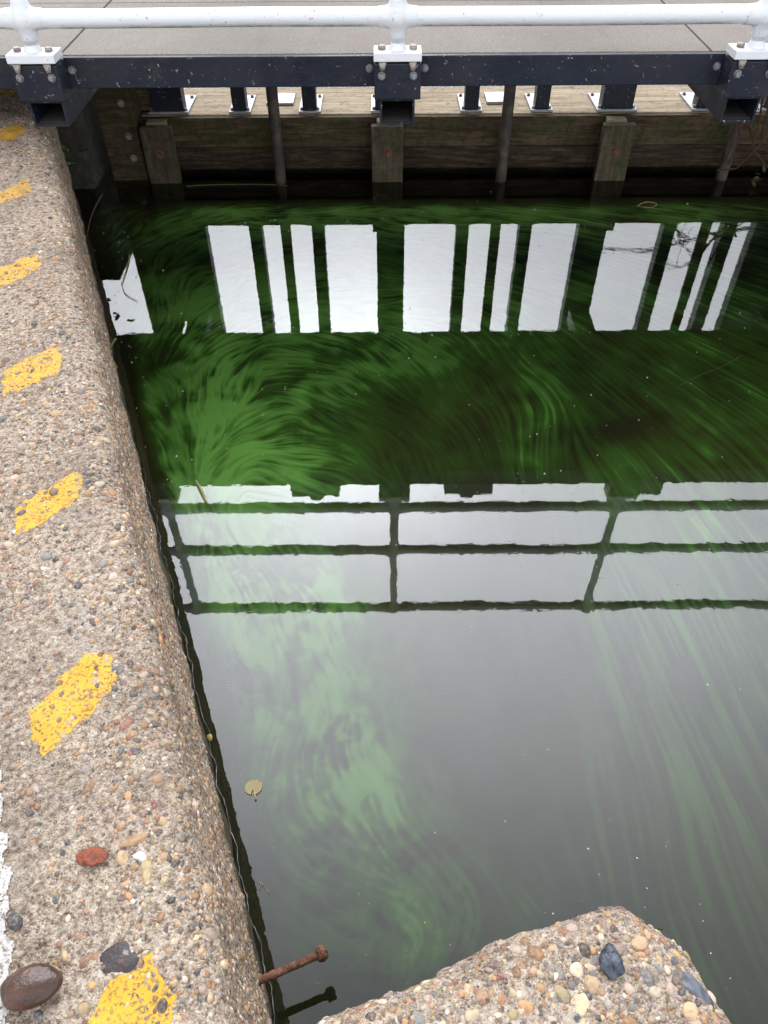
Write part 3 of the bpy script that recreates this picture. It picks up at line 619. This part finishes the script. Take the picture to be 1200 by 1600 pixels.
dens = dens * (1 - low) + low * (.72 - .24 * right) * np.tanh(dens * (1.45 + .45 * right))
nw, _ = nm(np.stack([GX, GYY], -1)); dens = dens * np.clip((nw - .03) / .12, 0, 1)
dens = np.clip(dens, 0, 1.1) * (1 - np.clip((GYY - 4.10) / .15, 0, 1))
V = np.stack([GX, GYY, -.085 + .010 * np.clip(dens, 0, 1)], -1).reshape(-1, 3)
al = npmesh('drifting_algae', V, gridfaces(*GX.shape), MAT['algae'], attrs={'algae_cover': ('FLOAT', dens.ravel())})
props(al, 'bright green thread algae drifting in streaks just under the water', 'algae', kind='stuff')

# ------------------------------------------------------------------ floating bits, rim scum
sets_v, sets_f, o_ = [], [], 0
def specks(pts, rr, zz=.0022):
    global o_
    for (x, y), r_ in zip(pts, rr):
        k = 6; a0 = random.random() * 6; e = random.uniform(.5, 1); th = random.random() * 3.1
        for q in range(k):
            a = a0 + q * 2 * math.pi / k; u_, v_ = r_ * math.cos(a), r_ * e * math.sin(a)
            sets_v.append((x + u_ * math.cos(th) - v_ * math.sin(th), y + u_ * math.sin(th) + v_ * math.cos(th), zz + r_ * .25 * (q % 2)))
        sets_v.append((x, y, zz + r_ * .6))
        for q in range(k): sets_f.append((o_ + q, o_ + (q + 1) % k, o_ + k))
        o_ += k + 1
pts = []
for _ in range(900):
    p = at(random.uniform(150, 1200), random.uniform(300, 1560), z=0)
    if nm(p)[0] > .03: pts.append((p[0], p[1]))
for (cx_, cy_, sx_, sy_, k) in ((820, 755, 40, 12, 26), (420, 345, 60, 14, 40), (540, 335, 60, 12, 30), (210, 500, 30, 60, 60), (170, 420, 20, 60, 30), (700, 520, 260, 8, 40), (560, 1180, 120, 150, 60), (700, 350, 300, 8, 40), (260, 800, 20, 60, 25)):
    for _ in range(k):
        p = at(random.gauss(cx_, sx_), random.gauss(cy_, sy_), z=0)
        if nm(p)[0] > .02 and p[1] < 4.2: pts.append((p[0], p[1]))
specks(pts, [(.0006 + .0020 * random.random() ** 4) * (.6 + .35 * p[1]) for p in pts])
sp = npmesh('floating_specks', np.array(sets_v), np.array(sets_f), MAT['foam'], smooth=False); props(sp, 'scattered pale specks of scum floating on the green water', 'scum', kind='stuff')
bm = bmesh.new()
mm = np.arange(-.15, 1.7, .010); pts = []
for i, m in enumerate(mm):
    n = .0075 + .003 * math.sin(m * 23) + .003 * math.sin(m * 61 + 1) + random.uniform(-.0022, .0022); p = xy(n, m); pts.append((p[0], p[1], .001))
tube(bm, pts, [.0004 + .0012 * random.random() ** 2 for _ in pts], 6)
props(obj('scum_line', bm, MAT['men'], None, True), 'thin pale rim of scum where the water meets the lock wall', 'scum', kind='stuff')
def stem(name, pix, rad, mat, label, cat, group=None, z=.004, arch=0):
    bm = bmesh.new(); ps = [at(x, y, z=z) for x, y in pix]
    # smooth resample
    res = []
    for i in range(len(ps) - 1):
        for t in np.linspace(0, 1, 5, endpoint=i == len(ps) - 2):
            a, b, c_, d_ = ps[max(i - 1, 0)], ps[i], ps[i + 1], ps[min(i + 2, len(ps) - 1)]
            q = .5 * ((2 * b) + (-a + c_) * t + (2 * a - 5 * b + 4 * c_ - d_) * t ** 2 + (-a + 3 * b - 3 * c_ + d_) * t ** 3); res.append(q + np.array([0, 0, random.uniform(0, rad * .6) + arch * math.sin(math.pi * (i + t) / (len(ps) - 1))]))
    tube(bm, res, [rad * (1 - .55 * i / len(res)) for i in range(len(res))], 7)
    return props(obj(name, bm, mat, None, True), label, cat, group)
stem('reed_stem', [(322, 786), (318, 775), (311, 762), (306, 752)], .006, MAT['straw'], 'short pale reed stub floating at the mirrored deck edge', 'reed', arch=.01)
stem('reed_stem', [(203, 398), (200, 412), (194, 432), (190, 444)], .0032, MAT['reed'], 'green reed blade floating above the leftmost mirrored sky patch', 'reed')
stem('reed_stem', [(190, 444), (195, 458), (206, 466), (214, 470)], .0022, MAT['deadstem'], 'dark hooked stem across the leftmost mirrored sky patch', 'twig')
stem('reed_stem', [(181, 530), (176, 548), (171, 556)], .0045, MAT['reed'], 'greenish straw leaning by the wall under the leftmost mirrored sky patch', 'reed', arch=.02)
stem('reed_stem', [(168, 545), (173, 558), (180, 574), (184, 579), (178, 578)], .005, MAT['reed'], 'bent green reed touching the lock wall edge', 'reed', arch=.02)
stem('twig', [(160, 305), (150, 330), (142, 352), (136, 372)], .0035, MAT['deadstem'], 'reddish dead stem lying in the dark corner by the wall', 'twig', arch=.02)
stem('twig', [(290, 291), (330, 289), (400, 288), (450, 290)], .0018, MAT['reed'], 'long thin straw floating before the left gate board', 'twig')
stem('twig', [(404, 1378), (412, 1384), (422, 1398)], .0009, MAT['straw'], 'tiny straw floating above the rusty bolt', 'twig')
stem('twig', [(405, 1390), (407, 1382), (408, 1374)], .0009, MAT['straw'], 'tiny upright straw crossing another above the rusty bolt', 'twig')
stem('feather', [(996, 322), (1008, 316), (1022, 317), (1026, 320), (1014, 325), (998, 322)], .0016, MAT['straw'], 'pale looped husk floating before the right hand gate board', 'debris')
stem('twig', [(1160, 555), (1130, 572), (1090, 588), (1060, 604)], .0012, MAT['reed'], 'faint thread drifting under the right mirrored sky stripes', 'twig', z=-.02)

# leaf
c = at(396, 1230, z=0.003); bm = bmesh.new(); ctr = bm.verts.new((c[0], c[1] - .004, .003)); ring = []
for k in range(33):
    a = R(-78) + R(336) * k / 32; rr = .0205 * (1 + .04 * math.sin(2 * a + 1)); ring.append(bm.verts.new((c[0] + rr * math.cos(a), c[1] + rr * .95 * math.sin(a), 0.0035)))
for k in range(32): bm.faces.new((ctr, ring[k], ring[k + 1]))
bmesh.ops.recalc_face_normals(bm, faces=bm.faces)
lf = thing('floating_leaf', 'small round notched yellow green leaf floating on the water', 'leaf', loc=(c[0], c[1], .003))
settle(obj('leaf_blade', bm, MAT['leafy'], None, True), lf)
bm = bmesh.new(); tube(bm, [(c[0] + .002, c[1] - .012, .003), (c[0] + .006, c[1] - .022, .003), (c[0] + .009, c[1] - .031, .002)], [.0018, .0022, .003], 6); settle(obj('leaf_stalk', bm, MAT['straw'], None, True), lf)

# rusty bolt in the wall
rb = thing('rusty_bolt', 'bent rusty iron bolt sticking out of the lock wall over the water', 'bolt', loc=(-.24, .371, .158))
a = Vector((-.262, .362, .158)); b = Vector((-.130, .412, .160)); bm = bmesh.new(); pts = []; rr = []
for i in range(26):
    t = i / 25; pts.append(a.lerp(b, t) + Vector((0, 0, -.004 * math.sin(math.pi * t))) + Vector((random.gauss(0, .0004),) * 3)); rr.append(.0075 + random.uniform(-.0006, .0007) + (.002 if t < .2 else 0))
tube(bm, pts, rr, 14); part('shank', bm, MAT['rust'], rb, True)
bm = bmesh.new(); d = (b - a).normalized(); tube(bm, [b - d * .003, b, b + d * .006, b + d * .013, b + d * .016], [.010, .0145, .0150, .0140, .010], 6)
bmesh.ops.subdivide_edges(bm, edges=list(bm.edges), cuts=2, use_grid_fill=True)
for v in bm.verts: v.co += Vector((random.gauss(0, .0008), random.gauss(0, .0008), random.gauss(0, .0008)))
part('head', bm, MAT['rust'], rb, True)

# snail-like yellow stone at the waterline, leaves
c = xy(.012, .60); props(stone('yellow_snail', (c[0], c[1], .02), (.007, .009, .008), 20, mat_simple('yellow_shell', (.36, .25, .07), .4, 0, (.25, .15, .05), 50), seed=31, rough=.08), 'small yellow snail shell stuck to the lock wall at the waterline', 'snail')
def leaves(name, c, k, sz, mat, label, cat, spread_):
    t = thing(name, label, cat, loc=tuple(c))
    for i in range(k):
        bm = bmesh.new(); o0 = Vector(c) + Vector((random.gauss(0, spread_), random.gauss(0, spread_), random.gauss(0, spread_))); d = Vector((random.gauss(0, 1), random.gauss(0, 1), random.uniform(-.3, .8))).normalized(); s = d.cross(Vector((0, 0, 1))).normalized(); nn = s.cross(d)
        L_ = [bm.verts.new(o0 + d * sz * u_ + s * sz * w_ + nn * sz * h_) for u_, w_, h_ in ((0, 0, 0), (.35, .3, .05), (.75, .22, .1), (1.1, 0, .02), (.75, -.22, .1), (.35, -.3, .05), (.5, 0, -.06))]
        for j in range(6): bm.faces.new((L_[j], L_[(j + 1) % 6], L_[6]))
        bmesh.ops.solidify(bm, geom=list(bm.faces), thickness=sz * .03); settle(obj('leaf', bm, mat, None, True), t)
    return t
leaves('small_weed', at(1018, 1459, z=.69), 3, .008, MAT['green'], 'tiny green weed growing from the right edge of the concrete corner', 'plant', .004)
leaves('small_weed', at(108, 248, Y=3.6), 5, .045, MAT['green'], 'small green weed in the dark corner beside the lock wall', 'plant', .03)

# dry stems hanging at the right of the gate
vn = thing('dead_creeper', 'thin reddish dead creeper stems hanging by the right hand bracket', 'plant', loc=(1.95, 4.2, .3))
for pix in ([(1152, 170), (1148, 200), (1140, 235), (1128, 262)], [(1158, 165), (1166, 190), (1180, 210), (1205, 230)], [(1160, 165), (1156, 200), (1150, 230), (1138, 258)], [(1190, 150), (1186, 190), (1178, 220), (1160, 250)], [(1205, 205), (1180, 232), (1150, 262), (1120, 268)], [(1165, 168), (1172, 200), (1182, 240), (1200, 262)], [(1210, 130), (1196, 175), (1190, 220)]):
    bm = bmesh.new(); tube(bm, [tuple(at(x, y, Y=4.20) + np.array([0, random.uniform(-.02, .02), 0])) for x, y in pix], [.006, .005, .004, .003][:len(pix)], 6); part('stem', bm, MAT['deadstem'], vn, True)
leaves('wispy_weed', at(1190, 262, Y=4.25), 10, .05, mat_simple('drab_leaf', (.10, .10, .045), .8, 0, (.14, .10, .05), 20), 'drab wispy weed at the waterline under the dead creeper', 'plant', .06)

# bare tree upstream, mirrored between the gate legs
def tree(base, label):
    t = thing('bare_tree', label, 'tree', loc=base)
    bm = bmesh.new(); tb = bmesh.new(); B = Vector(base)
    trunk = [B + Vector((0, 0, z)) + Vector((random.gauss(0, .05), random.gauss(0, .05), 0)) for z in np.linspace(0, 6.5, 9)]
    tube(bm, trunk, list(np.linspace(.22, .07, 9)), 10)
    def grow(p, d, ln, r_, lev):
        pts = [p]; q = p.copy(); dd = d.copy(); k = 6
        for i in range(k):
            dd = (dd + Vector((random.gauss(0, .12), random.gauss(0, .12), random.gauss(0, .10) - (.05 if lev > 1 else 0)))).normalized(); q = q + dd * ln / k; pts.append(q.copy())
            if lev < 4 and i >= (3 if lev < 3 else 1):
                for _ in range(1):
                    s = Vector((random.gauss(0, 1), random.gauss(0, 1), random.gauss(0, .7))).normalized(); grow(q.copy(), (dd * .75 + s * .75).normalized(), ln * random.uniform(.35, .55), r_ * .5, lev + 1 if lev < 3 else 4)
        tube(tb, pts, [r_ * (1 - .6 * i / k) for i in range(k + 1)], 5, False)
    tgt = at(1045, 400, Y=1.0); dirm = Vector((tgt[0], tgt[1], tgt[2] - H)); dirm.z *= -1   # mirrored sight line
    T = Vector((0, 0, -H)) + dirm * base[1]
    for h, tg in ((4, T + Vector((-.05, 0, .1))),):
        p = trunk[int(h)]; d = tg - p; grow(p, d.normalized(), d.length * 1.0, .05, 1)
    for i in range(6, 9): grow(trunk[i], Vector((random.uniform(.4, 1), random.gauss(0, .6), .9)).normalized(), 2.0, .05, 2)
    settle(obj('trunk', bm, MAT['bark'], None, True), t); settle(obj('branches', tb, MAT['bark'], None, True), t)
tree((7.6, 12.0, .44), 'leafless tree upstream whose twigs are mirrored in the right sky stripes')
bpy.context.view_layer.update()
